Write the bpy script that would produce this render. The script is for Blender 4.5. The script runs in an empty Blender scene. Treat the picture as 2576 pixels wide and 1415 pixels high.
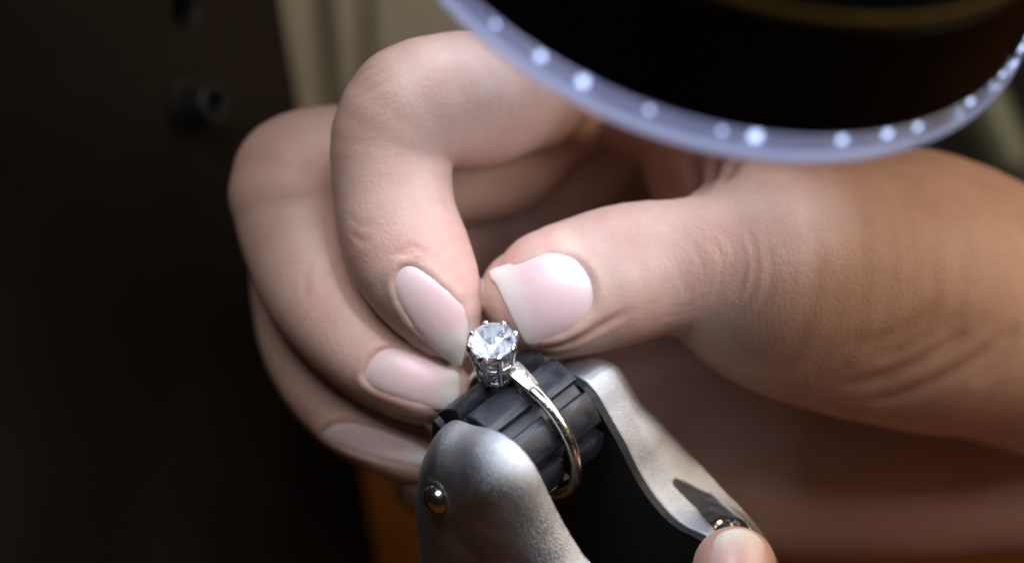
import bpy, bmesh, math, random
import numpy as np
from mathutils import Vector, Matrix
from mathutils.bvhtree import BVHTree

random.seed(7); np.random.seed(7)
scene = bpy.context.scene
COL = scene.collection

# ------------------------------------------------------------------ frame of reference
# Modelling space "C": millimetres, x right, y up, z towards the camera, origin at the focus point (the ring).
DIST = 375.0                       # camera to focus point, mm
SPX = 19.07                        # tracing pixels per mm in the focus plane (tracing width 2576)
PITCH = math.radians(38.0)
FOCUS = np.array([0.0, 0.0, 0.13])
RX = np.array([1.0, 0, 0])
UX = np.array([0, math.sin(PITCH), math.cos(PITCH)])
BX = np.array([0, -math.cos(PITCH), math.sin(PITCH)])
BAS = np.stack([RX, UX, BX])       # rows: C axes in world

def W(p):                          # C mm -> world m
    return np.asarray(p, float) @ BAS * 0.001 + FOCUS
def WD(d):                         # direction
    return np.asarray(d, float) @ BAS
def P(x, y, t=0.0):                # traced point at t mm behind the focus plane -> C mm
    f = (DIST + t) / DIST
    return np.array([(x - 1288) / SPX * f, -(y - 707.5) / SPX * f, -t])
def RAD(r, t):
    return r / SPX * (DIST + t) / DIST
def unit(v):
    v = np.asarray(v, float); return v / np.linalg.norm(v)

# ------------------------------------------------------------------ camera, world, lights, exposure
cam_d = bpy.data.cameras.new('camera'); cam = bpy.data.objects.new('camera', cam_d); COL.objects.link(cam)
cam_d.sensor_width = 36; cam_d.lens = 36 * DIST / (2576 / SPX)
cam_d.clip_start = 0.01; cam_d.clip_end = 20
cam_d.dof.use_dof = True; cam_d.dof.focus_distance = DIST * 0.001 - 0.001; cam_d.dof.aperture_fstop = 6.8
cm = Matrix.Identity(4)
for i in range(3):
    cm[i][0], cm[i][1], cm[i][2] = RX[i], UX[i], BX[i]
    cm[i][3] = W((0, 0, DIST))[i]
cam.matrix_world = cm
scene.camera = cam

world = bpy.data.worlds.new('World'); scene.world = world; world.use_nodes = True
bg = world.node_tree.nodes['Background']
bg.inputs[0].default_value = (1.0, 0.80, 0.58, 1); bg.inputs[1].default_value = 0.008

def area_light(name, pos_c, target_c, size, watts, col, shape='DISK'):
    d = bpy.data.lights.new(name, 'AREA'); d.shape = shape; d.size = size; d.energy = watts; d.color = col
    o = bpy.data.objects.new(name, d); COL.objects.link(o)
    p = Vector(W(pos_c)); q = Vector(W(target_c))
    o.location = p; o.rotation_euler = (q - p).to_track_quat('-Z', 'Y').to_euler()
    return o
# the bench lamp to the upper right, warm
area_light('bench_lamp', (400, 225, 200), (30, 0, -20), 0.36, 1.35, (1.0, 0.79, 0.56))

# the window-bright room light above and in front of the bench
area_light('room_lamp', (-55, 225, 325), (-12, 0, -20), 0.19, .66, (0.92, 0.94, 1.0))

# ring light geometry (used by the lights here and by its builder further down)
RING_K = unit((0.252, 0.655, 0.712))
RING_C = P(1781, -221, -20)
RING_R = 42.9
RING_X = unit(np.cross((0, 1, 0), RING_K)); RING_Y = np.cross(RING_K, RING_X)
N_LED = 36
LED_W = 0.0118                        # narrow-beam LEDs converging on the work
WORK = P(1215, 850, 2)
for i in range(N_LED):
    a = 2 * math.pi * (i + .3) / N_LED
    d = math.cos(a) * RING_X + math.sin(a) * RING_Y
    p = RING_C + d * (RING_R - 2.2) - RING_K * 0.9
    ld = bpy.data.lights.new('led_lamp', 'SPOT'); ld.energy = LED_W; ld.color = (0.74, 0.84, 1.0); ld.shadow_soft_size = .0014
    ld.spot_size = math.radians(68); ld.spot_blend = 1.0
    lo_ = bpy.data.objects.new('led_lamp', ld); COL.objects.link(lo_)
    lo_.location = W(p); lo_.rotation_euler = Vector(WD(WORK - p)).to_track_quat('-Z', 'Y').to_euler()

vs = scene.view_settings
vs.view_transform = 'Standard'; vs.look = 'None'; vs.exposure = 0.35; vs.gamma = 1.0
scene.render.engine = 'CYCLES'
scene.cycles.use_denoising = True
scene.cycles.max_bounces = 7; scene.cycles.diffuse_bounces = 2; scene.cycles.glossy_bounces = 3; scene.cycles.transmission_bounces = 7; scene.cycles.transparent_max_bounces = 8
scene.cycles.sample_clamp_indirect = 6.0
scene.cycles.use_light_tree = True
scene.cycles.use_adaptive_sampling = True; scene.cycles.adaptive_threshold = .025; scene.cycles.adaptive_min_samples = 16

# ------------------------------------------------------------------ materials
class NT:
    def __init__(s, name):
        s.m = bpy.data.materials.new(name); s.m.use_nodes = True
        s.t = s.m.node_tree; s.b = s.t.nodes['Principled BSDF']; s.out = s.t.nodes['Material Output']
    def n(s, typ, **kw):
        o = s.t.nodes.new(typ)
        for k, v in kw.items(): setattr(o, k, v)
        return o
    def l(s, a, b): s.t.links.new(a, b)
    def coord(s):
        return s.n('ShaderNodeTexCoord').outputs['Object']
    def noise(s, scale, detail=4, rough=.55, vec=None, dist=0.0):
        o = s.n('ShaderNodeTexNoise'); o.inputs['Scale'].default_value = scale
        o.inputs['Detail'].default_value = detail; o.inputs['Roughness'].default_value = rough
        o.inputs['Distortion'].default_value = dist
        s.l(vec if vec is not None else s.coord(), o.inputs['Vector']); return o.outputs['Fac']
    def voro(s, scale, feature='F1'):
        o = s.n('ShaderNodeTexVoronoi', feature=feature); o.inputs['Scale'].default_value = scale
        s.l(s.coord(), o.inputs['Vector']); return o.outputs['Distance']
    def ramp(s, fac, stops):
        o = s.n('ShaderNodeValToRGB'); s.l(fac, o.inputs[0]); e = o.color_ramp.elements
        while len(e) < len(stops): e.new(.5)
        for q, (p, c) in zip(e, stops):
            q.position = p; q.color = tuple(c) + (1,) if len(c) == 3 else c
        return o.outputs[0]
    def mixc(s, fac, a, b, mode='MIX'):
        o = s.n('ShaderNodeMix', data_type='RGBA', blend_type=mode)
        for sock, v in ((o.inputs[0], fac), (o.inputs[6], a), (o.inputs[7], b)):
            if hasattr(v, 'node'): s.l(v, sock)
            elif isinstance(v, (int, float)): sock.default_value = v
            else: sock.default_value = tuple(v) + (1,)
        return o.outputs[2]
    def attr(s, name, out='Color'):
        o = s.n('ShaderNodeAttribute'); o.attribute_name = name; return o.outputs[out]
    def math(s, op, a, b=0.0):
        o = s.n('ShaderNodeMath', operation=op)
        for i, v in enumerate((a, b)):
            if hasattr(v, 'node'): s.l(v, o.inputs[i])
            else: o.inputs[i].default_value = v
        return o.outputs[0]
    def bump(s, h, strength, dist, prev=None):
        o = s.n('ShaderNodeBump'); o.inputs['Strength'].default_value = strength; o.inputs['Distance'].default_value = dist
        s.l(h, o.inputs['Height'])
        if prev is not None: s.l(prev, o.inputs['Normal'])
        return o.outputs[0]
    def set(s, **kw):
        for k, v in kw.items():
            sock = s.b.inputs[k.replace('_', ' ')]
            if hasattr(v, 'node'): s.l(v, sock)
            elif isinstance(v, tuple) and len(v) == 3 and sock.type == 'RGBA': sock.default_value = v + (1,)
            else: sock.default_value = v
        return s

def mat_skin():
    s = NT('skin')
    tint = s.attr('tint')                       # r: redness, g: darker knuckles and creases, b: unused
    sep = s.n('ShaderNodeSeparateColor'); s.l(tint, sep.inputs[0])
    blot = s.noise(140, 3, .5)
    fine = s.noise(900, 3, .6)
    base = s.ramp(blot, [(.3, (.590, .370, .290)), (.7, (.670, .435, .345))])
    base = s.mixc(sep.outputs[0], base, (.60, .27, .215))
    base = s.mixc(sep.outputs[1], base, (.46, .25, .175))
    base = s.mixc(s.math('MULTIPLY', fine, .14), base, (.40, .22, .17))
    mot = s.ramp(s.noise(330, 4, .65), [(.48, (0, 0, 0)), (.72, (1, 1, 1))])
    base = s.mixc(s.math('MULTIPLY', mot, .30), base, (.60, .27, .215))
    wv = s.n('ShaderNodeTexWave', bands_direction='X'); wv.inputs['Scale'].default_value = 330; wv.inputs['Distortion'].default_value = 16
    wv.inputs['Detail'].default_value = 2; wv.inputs['Detail Scale'].default_value = .35; s.l(s.coord(), wv.inputs[0])
    nrm = s.bump(s.noise(2100, 3, .7), .45, .00014)
    nrm = s.bump(s.voro(950, 'DISTANCE_TO_EDGE'), .24, .00017, nrm)
    nrm = s.bump(s.math('MULTIPLY', wv.outputs['Fac'], s.math('MULTIPLY', sep.outputs[2], blot)), .16, .00014, nrm)
    s.set(Base_Color=base, Normal=nrm, Roughness=s.math('ADD', s.math('MULTIPLY', fine, .16), .40),
          Subsurface_Weight=.20, Subsurface_Radius=(1.0, .38, .22), Subsurface_Scale=.0011,
          Specular_IOR_Level=.42)
    return s.m
def mat_nail():
    s = NT('nail')
    c = s.attr('tint'); st = s.noise(500, 3, .6)
    s.set(Base_Color=s.mixc(s.math('MULTIPLY', st, .12), c, (.5, .36, .33)), Roughness=.34, Specular_IOR_Level=.5,
          Subsurface_Weight=.25, Subsurface_Radius=(1, .5, .4), Subsurface_Scale=.0008,
          Normal=s.bump(s.noise(700, 2, .5), .15, .0002))
    return s.m
def mat_cast():
    s = NT('cast_silver')
    b2 = s.noise(6500, 2, .5); b3 = s.noise(160, 3)
    n = s.bump(b2, 1.0, .00013)
    s.set(Metallic=1.0, Base_Color=s.ramp(b3, [(.3, (.47, .48, .50)), (.7, (.58, .59, .61))]),
          Roughness=s.ramp(b3, [(.3, (.38,)*3), (.7, (.47,)*3)]), Normal=n)
    return s.m
def mat_polished(name, col, rough=.16, bump=.0):
    s = NT(name); w = s.noise(1500, 3)
    s.set(Metallic=1.0, Base_Color=col, Roughness=s.ramp(w, [(.3, (rough*.7,)*3), (.75, (rough*1.5,)*3)]))
    s.set(Normal=s.bump(s.noise(900, 3), .06, .00006))
    return s.m
def mat_rubber():
    s = NT('black_rubber')
    d = s.noise(480, 5, .65); f = s.noise(2600, 3, .7); sc = s.noise(120, 2)
    dust = s.ramp(f, [(.58, (0, 0, 0)), (.80, (1, 1, 1))])
    c = s.ramp(d, [(.35, (.005, .0055, .008)), (.72, (.020, .022, .031))])
    c = s.mixc(s.math('MULTIPLY', dust, .55), c, (.11, .115, .13))
    s.set(Base_Color=c, Roughness=s.ramp(d, [(.3, (.34,)*3), (.7, (.55,)*3)]), Specular_IOR_Level=.55,
          Normal=s.bump(f, .35, .00012, s.bump(sc, .3, .0006)))
    return s.m
def mat_plain(name, col, rough=.5, var=.25, scale=80, **kw):
    s = NT(name); n = s.noise(scale, 4)
    lo = tuple(x * (1 - var) for x in col); hi = tuple(min(1, x * (1 + var)) for x in col)
    s.set(Base_Color=s.ramp(n, [(.3, lo), (.7, hi)]), Roughness=rough, Normal=s.bump(s.noise(scale * 14, 3), .15, .0003), **kw)
    return s.m
def mat_wood():
    s = NT('bench_wood'); mp = s.n('ShaderNodeMapping'); mp.inputs['Scale'].default_value = (6, 60, 60)
    s.l(s.coord(), mp.inputs[0]); n = s.noise(2.2, 5, .6, mp.outputs[0], .6)
    s.set(Base_Color=s.ramp(n, [(.3, (.080, .027, .0012)), (.7, (.125, .042, .0016))]), Roughness=.6, Specular_IOR_Level=.08)
    return s.m
def mat_emit(name, col, strength):
    s = NT(name); s.set(Base_Color=(.8, .8, .85), Emission_Color=col, Emission_Strength=strength); return s.m
def mat_gem():                       # crown: clear, with crisp reflections
    s = NT('diamond_crown')
    tr = s.n('ShaderNodeBsdfTransparent'); tr.inputs[0].default_value = (.97, .98, 1, 1)
    gl = s.n('ShaderNodeBsdfGlossy'); gl.inputs['Color'].default_value = (1, 1, 1, 1); gl.inputs['Roughness'].default_value = .05
    df = s.n('ShaderNodeBsdfDiffuse'); df.inputs[0].default_value = (.85, .88, .97, 1)
    m1 = s.n('ShaderNodeMixShader'); s.l(s.attr('facet', 'Fac'), m1.inputs[0])
    s.l(tr.outputs[0], m1.inputs[1]); s.l(df.outputs[0], m1.inputs[2])
    mx = s.n('ShaderNodeMixShader'); mx.inputs[0].default_value = .22
    s.l(m1.outputs[0], mx.inputs[1]); s.l(gl.outputs[0], mx.inputs[2]); s.l(mx.outputs[0], s.out.inputs[0])
    return s.m
def mat_pav():                       # pavilion: random brightness painted per facet in place of total internal reflection
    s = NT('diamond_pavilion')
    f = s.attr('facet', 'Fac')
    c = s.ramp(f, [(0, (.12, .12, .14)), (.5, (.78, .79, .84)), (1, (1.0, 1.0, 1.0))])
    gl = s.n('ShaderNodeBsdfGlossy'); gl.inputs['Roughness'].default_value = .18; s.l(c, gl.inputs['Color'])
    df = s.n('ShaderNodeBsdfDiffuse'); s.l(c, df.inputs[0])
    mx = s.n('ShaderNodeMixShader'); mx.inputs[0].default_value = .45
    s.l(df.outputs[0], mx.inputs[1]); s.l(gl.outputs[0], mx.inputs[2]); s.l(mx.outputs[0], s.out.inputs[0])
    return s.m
def mat_clear(name='clear_plastic', solid=.22, glow=.06):
    s = NT(name)
    tr = s.n('ShaderNodeBsdfTransparent'); tr.inputs[0].default_value = (.86, .86, .95, 1)
    tl = s.n('ShaderNodeBsdfTranslucent'); tl.inputs[0].default_value = (.70, .72, .90, 1)
    df = s.n('ShaderNodeBsdfDiffuse'); df.inputs[0].default_value = (.55, .56, .74, 1)
    gl = s.n('ShaderNodeBsdfGlossy'); gl.inputs['Roughness'].default_value = .12
    m1 = s.n('ShaderNodeMixShader'); m1.inputs[0].default_value = .5
    m2 = s.n('ShaderNodeMixShader'); m2.inputs[0].default_value = solid
    em = s.n('ShaderNodeEmission'); em.inputs[0].default_value = (.52, .60, .95, 1); em.inputs[1].default_value = glow / solid   # edge-lit acrylic
    ad = s.n('ShaderNodeAddShader')
    m3 = s.n('ShaderNodeMixShader')
    fr = s.n('ShaderNodeFresnel'); fr.inputs[0].default_value = 1.49
    s.l(tl.outputs[0], m1.inputs[1]); s.l(df.outputs[0], m1.inputs[2])
    s.l(m1.outputs[0], ad.inputs[0]); s.l(em.outputs[0], ad.inputs[1]); s.l(tr.outputs[0], m2.inputs[1]); s.l(ad.outputs[0], m2.inputs[2])
    s.l(fr.outputs[0], m3.inputs[0]); s.l(m2.outputs[0], m3.inputs[1]); s.l(gl.outputs[0], m3.inputs[2])
    s.l(m3.outputs[0], s.out.inputs[0])
    return s.m

M = dict(skin=mat_skin(), nail=mat_nail(), cast=mat_cast(), rubber=mat_rubber(),
         steel=mat_polished('polished_steel', (.62, .61, .60), .17),
         gold=mat_polished('white_gold', (.74, .71, .65), .22),
         rhod=mat_polished('bright_setting', (.80, .80, .82), .24),
         gem=mat_gem(), pav=mat_pav(), clear=mat_clear(), guide=mat_clear('light_guide', .32, .27), streak=mat_polished('reflection_yellow', (.045, .032, .008), .6),  # last colour paints a warm reflection on the lamp body
         led=mat_emit('led', (.58, .72, 1.0), 2.4),
         pcb=mat_plain('led_board', (.30, .27, .31), .5, .35, 500),
         barrel=mat_plain('black_enamel', (.002, .002, .002), .25, .2, Specular_IOR_Level=.07),
         deep_black=mat_plain('black_plastic', (.004, .004, .0045), .6),
         panel=mat_plain('dark_metal', (.0115, .0080, .0045), .6, .2, 60, Specular_IOR_Level=.12),
         bolt=mat_plain('black_oxide', (.010, .009, .008), .5, .2, 300, Specular_IOR_Level=.35),
         board=mat_plain('khaki_board', (.46, .42, .31), .6, .08, 30),
         boardback=mat_plain('olive_backing', (.085, .060, .018), .7),
         wood=mat_wood(),
         green=mat_plain('green_enamel', (.10, .125, .085), .42, .2),
         cloth=mat_plain('black_cloth', (.012, .012, .011), .9))

# ------------------------------------------------------------------ object helpers
def empty(name, origin_c, label, cat, group=None):
    o = bpy.data.objects.new(name, None); COL.objects.link(o)
    o.empty_display_size = .005; o.location = W(origin_c)
    o['label'] = label; o['category'] = cat
    if group: o['group'] = group
    return o
def mesh_obj(name, verts_c, faces, mat, parent=None, smooth=True, tint=None, sharp=None, worldspace=False):
    v = np.asarray(verts_c, float)
    v = v if worldspace else W(v)
    org = np.array(parent['_o']) if parent is not None else None
    me = bpy.data.meshes.new(name)
    o = bpy.data.objects.new(name, me); COL.objects.link(o)
    if parent is None:
        org = np.array([v[:, 0].mean(), v[:, 1].mean(), v[:, 2].min()]); o.location = org; o['_o'] = list(org)
    else:
        o.parent = parent; o['_o'] = list(org)
    me.from_pydata((v - org).tolist(), [], faces if isinstance(faces, list) else faces.tolist()); me.update()
    me.materials.append(mat)
    if tint is not None:
        a = me.color_attributes.new('tint', 'FLOAT_COLOR', 'POINT')
        c = np.ones((len(v), 4), np.float32); c[:, :3] = tint; a.data.foreach_set('color', c.ravel())
    if smooth:
        me.polygons.foreach_set('use_smooth', [True] * len(me.polygons))
        if sharp is not None: me.set_sharp_from_angle(angle=math.radians(sharp))
    return o
def thing(name, origin_c, label, cat, group=None):
    o = empty(name, origin_c, label, cat, group); o['_o'] = list(o.location); return o

def frame(axis, hint=(0.31, 0.2, 0.93)):
    k = unit(axis); x = unit(np.cross(hint, k)); return x, np.cross(k, x), k
def lathe(prof, origin, axis, n=48, closed=False, arc=None):
    """prof: list of (radius, height) -> verts, faces round axis at origin"""
    x, y, k = frame(axis); v = []; f = []; m = len(prof)
    for i in range(n):
        a = 2 * math.pi * i / n
        d = math.cos(a) * x + math.sin(a) * y
        for r, h in prof: v.append(np.asarray(origin) + d * r + k * h)
    mm = m if closed else m - 1
    for i in range(n):
        j = (i + 1) % n
        for q in range(mm):
            q2 = (q + 1) % m
            f.append([i * m + q, j * m + q, j * m + q2, i * m + q2])
    return np.array(v), f
def tube(path, radii, n=12, flat=None, up=None, closed=False, caps=True):
    """sweep an ellipse; flat scales the 'up' half-axis"""
    path = np.asarray(path, float); m = len(path); v = []; f = []
    radii = np.broadcast_to(np.asarray(radii, float), (m,)) if np.ndim(radii) < 1 or len(np.atleast_1d(radii)) != m else np.asarray(radii, float)
    fl = np.ones(m) if flat is None else np.broadcast_to(np.asarray(flat, float), (m,))
    for i in range(m):
        if closed: t = path[(i + 1) % m] - path[i - 1]
        else: t = path[min(i + 1, m - 1)] - path[max(i - 1, 0)]
        t = unit(t); u = np.asarray(up[i] if up is not None and np.ndim(up) == 2 else (up if up is not None else (.3, .2, .9)), float)
        sx = unit(np.cross(t, u)); sy = np.cross(sx, t)
        for q in range(n):
            a = 2 * math.pi * q / n
            v.append(path[i] + radii[i] * (math.cos(a) * sx + fl[i] * math.sin(a) * sy))
    for i in range(m if closed else m - 1):
        j = (i + 1) % m
        for q in range(n):
            q2 = (q + 1) % n
            f.append([i * n + q, i * n + q2, j * n + q2, j * n + q])
    if caps and not closed:
        f.append(list(range(n))[::-1]); f.append([(m - 1) * n + q for q in range(n)])
    return np.array(v), f
def join(*vf):
    V = []; Fc = []; o = 0
    for v, f in vf:
        V.append(v); Fc += [[i + o for i in q] for q in f]; o += len(v)
    return np.concatenate(V), Fc
def prism(poly, axis_vec):
    poly = np.asarray(poly, float); n = len(poly)
    v = np.concatenate([poly, poly + np.asarray(axis_vec, float)])
    f = [list(range(n))[::-1], [n + i for i in range(n)]] + [[i, (i + 1) % n, n + (i + 1) % n, n + i] for i in range(n)]
    return v, f
def catmull(pts, step, closed=False):
    pts = np.asarray(pts, float); out = []; n = len(pts)
    for i in range(n if closed else n - 1):
        if closed: p0, p1, p2, p3 = pts[i - 1], pts[i], pts[(i + 1) % n], pts[(i + 2) % n]
        else: p0, p1, p2, p3 = pts[max(i - 1, 0)], pts[i], pts[i + 1], pts[min(i + 2, n - 1)]
        L = max(1, int(np.linalg.norm((p2 - p1)[:3]) / step))
        for q in range(L):
            t = q / L
            out.append(.5 * ((2 * p1) + (-p0 + p2) * t + (2 * p0 - 5 * p1 + 4 * p2 - p3) * t * t + (-p0 + 3 * p1 - 3 * p2 + p3) * t ** 3))
    if not closed: out.append(pts[-1])
    return np.array(out)

# ------------------------------------------------------------------ distance-field sculpting
BIG = 9.0
class Grid:
    def __init__(s, lo, hi, h):
        s.lo = np.asarray(lo, float); s.h = h
        s.shape = tuple(np.ceil((np.asarray(hi) - s.lo) / h).astype(int) + 1)
        s.ax = [(s.lo[i] + h * np.arange(s.shape[i])).astype(np.float32) for i in range(3)]
    def new(s): return np.full(s.shape, BIG, np.float32)
    def box(s, lo, hi):
        sl = []
        for i in range(3):
            a = int(max(0, np.floor((lo[i] - s.lo[i]) / s.h))); b = int(min(s.shape[i], np.ceil((hi[i] - s.lo[i]) / s.h) + 1))
            if b - a < 2: return None
            sl.append(slice(a, b))
        return tuple(sl)
    def xyz(s, sl):
        return (s.ax[0][sl[0]][:, None, None], s.ax[1][sl[1]][None, :, None], s.ax[2][sl[2]][None, None, :])
def smin(a, b, k):
    if k <= 0: return np.minimum(a, b)
    h = np.maximum(k - np.abs(a - b), 0) / k
    return np.minimum(a, b) - h * h * k * .25
def chain(G, nodes, step=1.6, squash=None):
    """nodes (x,y,t,r) traced -> union of round cones along a spline. squash=(dir, s): section scaled by s along dir"""
    Fd = G.new()
    pts = np.array([np.append(P(x, y, t), RAD(r, t)) for x, y, t, r in nodes])
    pts = catmull(pts, step)
    sd = None
    if squash is not None: sd = unit(squash[0]).astype(np.float32); ss = 1 / squash[1] - 1
    for a, b in zip(pts[:-1], pts[1:]):
        m = max(a[3], b[3]) * 1.05 + BIG * .7
        sl = G.box(np.minimum(a[:3], b[:3]) - m, np.maximum(a[:3], b[:3]) + m)
        if sl is None: continue
        X, Y, Z = G.xyz(sl); d = (b - a); L2 = float(d[:3] @ d[:3]) + 1e-9
        px, py, pz = X - np.float32(a[0]), Y - np.float32(a[1]), Z - np.float32(a[2])
        t = np.clip((px * d[0] + py * d[1] + pz * d[2]) / L2, 0, 1).astype(np.float32)
        qx, qy, qz = px - t * d[0], py - t * d[1], pz - t * d[2]
        q2 = qx * qx + qy * qy + qz * qz
        if sd is not None:
            w = qx * sd[0] + qy * sd[1] + qz * sd[2]; q2 = q2 + w * w * (2 * ss + ss * ss)
        val = np.sqrt(q2) - (a[3] + t * d[3])
        np.minimum(Fd[sl], val.astype(np.float32), out=Fd[sl])
    return Fd
def surface_net(Fd, G):
    for q in (0, -1): Fd[q, :, :] = 1; Fd[:, q, :] = 1; Fd[:, :, q] = 1      # close the ends
    s = Fd < 0
    nx, ny, nz = Fd.shape
    cnt = np.zeros((nx - 1, ny - 1, nz - 1), np.uint8)
    cor = [(i, j, k) for i in (0, 1) for j in (0, 1) for k in (0, 1)]
    for i, j, k in cor: cnt += s[i:nx - 1 + i, j:ny - 1 + j, k:nz - 1 + k]
    act = (cnt > 0) & (cnt < 8)
    I, J, K = np.nonzero(act); n = len(I)
    idx = np.full(act.shape, -1, np.int64); idx[I, J, K] = np.arange(n)
    vals = {c: Fd[I + c[0], J + c[1], K + c[2]] for c in cor}
    acc = np.zeros((n, 3)); num = np.zeros(n)
    for a in cor:
        for ax in range(3):
            if a[ax]: continue
            b = tuple(1 if q == ax else a[q] for q in range(3))
            va, vb = vals[a], vals[b]; m = (va < 0) != (vb < 0)
            t = np.where(m, va / np.where(m, va - vb, 1), 0)
            p = np.tile(np.array(a, float), (n, 1)); p[:, ax] += t
            acc[m] += p[m]; num += m
    V = (np.stack([I, J, K], 1) + acc / num[:, None]) * G.h + G.lo
    Fs = []
    for ax in range(3):
        o1, o2 = [(1, 2), (2, 0), (0, 1)][ax]
        sl0 = [slice(1, -1)] * 3; sl1 = [slice(1, -1)] * 3
        sl0[ax] = slice(0, -1); sl1[ax] = slice(1, None)
        ch = s[tuple(sl0)] != s[tuple(sl1)]
        E = np.stack(np.nonzero(ch), 1)
        E[:, o1] += 1; E[:, o2] += 1
        ins = s[E[:, 0], E[:, 1], E[:, 2]]
        def cell(d1, d2):
            c = E.copy(); c[:, o1] -= d1; c[:, o2] -= d2
            return idx[c[:, 0], c[:, 1], c[:, 2]]
        q = np.stack([cell(1, 1), cell(0, 1), cell(0, 0), cell(1, 0)], 1)
        q[~ins] = q[~ins][:, ::-1]
        Fs.append(q)
    return V, np.concatenate(Fs)
def laplace(V, Fq, it, lam=.5):
    e = np.concatenate([Fq[:, [0, 1]], Fq[:, [1, 2]], Fq[:, [2, 3]], Fq[:, [3, 0]]])
    a = np.concatenate([e[:, 0], e[:, 1]]); b = np.concatenate([e[:, 1], e[:, 0]])
    deg = np.bincount(a, minlength=len(V))[:, None]
    for q in range(it):
        l = lam if q % 2 == 0 else -lam * .96
        S = np.stack([np.bincount(a, V[b, i], len(V)) for i in range(3)], 1) / np.maximum(deg, 1)
        V = V + l * (S - V)
    return V
def normals(V, Fq):
    n = np.cross(V[Fq[:, 2]] - V[Fq[:, 0]], V[Fq[:, 3]] - V[Fq[:, 1]])
    N = np.stack([np.bincount(Fq.ravel(), np.repeat(n[:, i], 4), len(V)) for i in range(3)], 1)
    return N / np.maximum(np.linalg.norm(N, axis=1, keepdims=True), 1e-9)
EYE = np.array([0, 0, DIST])
def cast(bvh, x, y):
    p = P(x, y, 0); d = unit(p - EYE)
    h = bvh.ray_cast(Vector(EYE), Vector(d))
    return (np.array(h[0]), np.array(h[1])) if h[0] is not None else (None, None)
def polyline(bvh, pts, tmax=None):
    c = catmull(np.array([(x, y, 0) for x, y in pts], float), 5)
    out = []
    for x, y, _ in c:
        h, _n = cast(bvh, x, y)
        if h is not None: out.append(h)
    return np.array(out)
def groove(V, N, line, width, depth, ridge=.25):
    if len(line) < 2: return np.zeros(len(V))
    lo, hi = line.min(0) - 4 * width, line.max(0) + 4 * width
    ids = np.nonzero(((V > lo) & (V < hi)).all(1))[0]
    out = np.zeros(len(V))
    if len(ids) == 0: return out
    best = np.full(len(ids), 1e9); pos = np.zeros(len(ids))
    for i, p in enumerate(line):
        d = ((V[ids] - p) ** 2).sum(1); m = d < best; best[m] = d[m]; pos[m] = i / (len(line) - 1)
    q = best / width ** 2
    prof = np.exp(-q) - ridge * np.exp(-(np.sqrt(q) - 2.2) ** 2 * 1.2)
    fade = np.sin(np.clip(np.minimum(pos, 1 - pos) * 3.2, 0, 1) * math.pi / 2) ** 2
    out[ids] = -depth * prof * fade
    V[ids] += N[ids] * out[ids][:, None]
    return out

# ================================================================== SETTING
# bench top, far wall
def quad_w(name, pts, mat, kind=None):
    o = mesh_obj(name, np.array(pts, float), [[0, 1, 2, 3]], mat, worldspace=True, smooth=False)
    if kind: o['kind'] = kind
    return o
bench = quad_w('bench_top', [(-1.2, -.5, 0), (1.2, -.5, 0), (1.2, .9, 0), (-1.2, .9, 0)], M['wood'], 'structure')
wall = quad_w('wall', [(-1.2, .153, -.01), (1.2, .153, -.01), (1.2, .153, 1.0), (-1.2, .153, 1.0)], M['cloth'], 'structure')

def box_w(x0, x1, y0, y1, z0, z1, bev=0.0):
    v = np.array([(x, y, z) for x in (x0, x1) for y in (y0, y1) for z in (z0, z1)], float)
    f = [[0, 1, 3, 2], [4, 6, 7, 5], [0, 4, 5, 1], [2, 3, 7, 6], [0, 2, 6, 4], [1, 5, 7, 3]]
    return v, f
def bevel_obj(o, w, seg=2):
    b = o.modifiers.new('bevel', 'BEVEL'); b.width = w; b.segments = seg; b.limit_method = 'ANGLE'

# khaki boards standing at the back of the bench
def ray_at_y(x, y, Y):             # traced ray meets the upright world plane y = Y
    e = W(EYE); d = W(P(x, y, 0)) - e; q = (Y - e[1]) / d[1]; return e + d * q
YB = .135
bt = thing('panelled_board', (0, 0, 0), 'khaki upright boards with two dark grooves behind the bent index finger', 'board')
bt.location = ray_at_y(900, 700, YB); bt['_o'] = list(bt.location)
zt = .16
for (a0, a1, b0, b1) in ((640, 786, 690, 816), (826, 903, 850, 912), (927, 1500, 936, 1500)):
    A0, A1 = ray_at_y(a0, 0, YB), ray_at_y(a1, 0, YB); B0, B1 = ray_at_y(b0, 290, YB), ray_at_y(b1, 290, YB)
    def ex(A, B, z): q = (z - A[2]) / (B[2] - A[2]); return A + (B - A) * q
    poly = [ex(A0, B0, 0.0), ex(A1, B1, 0.0), ex(A1, B1, zt), ex(A0, B0, zt)]
    v, f = prism(poly, (0, .008, 0))
    o = mesh_obj('plank', v, f, M['board'], bt, smooth=False, worldspace=True); bevel_obj(o, .0015)
v, f = box_w(ray_at_y(640, 0, YB)[0], ray_at_y(1500, 0, YB)[0], YB + .0085, YB + .016, 0, zt)
mesh_obj('backing', v, f, M['boardback'], bt, smooth=False, worldspace=True)

# dark machine panel on the left
PN = unit((.80, .05, .60))
PO = P(740, 230, 78)               # a point on its right edge
def on_panel(x, y):
    d = unit(P(x, y, 0) - EYE); q = ((PO - EYE) @ PN) / (d @ PN); return EYE + d * q
def disc(c, n, r, k=28):
    x, y, _ = frame(n); return [c + r * (math.cos(2 * math.pi * i / k) * x + math.sin(2 * math.pi * i / k) * y) for i in range(k)]
pt = thing('machine_panel', on_panel(925, 1415), 'dark brown metal machine panel filling the left side', 'panel')
hc = on_panel(466, 26); HR = 3.1
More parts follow.
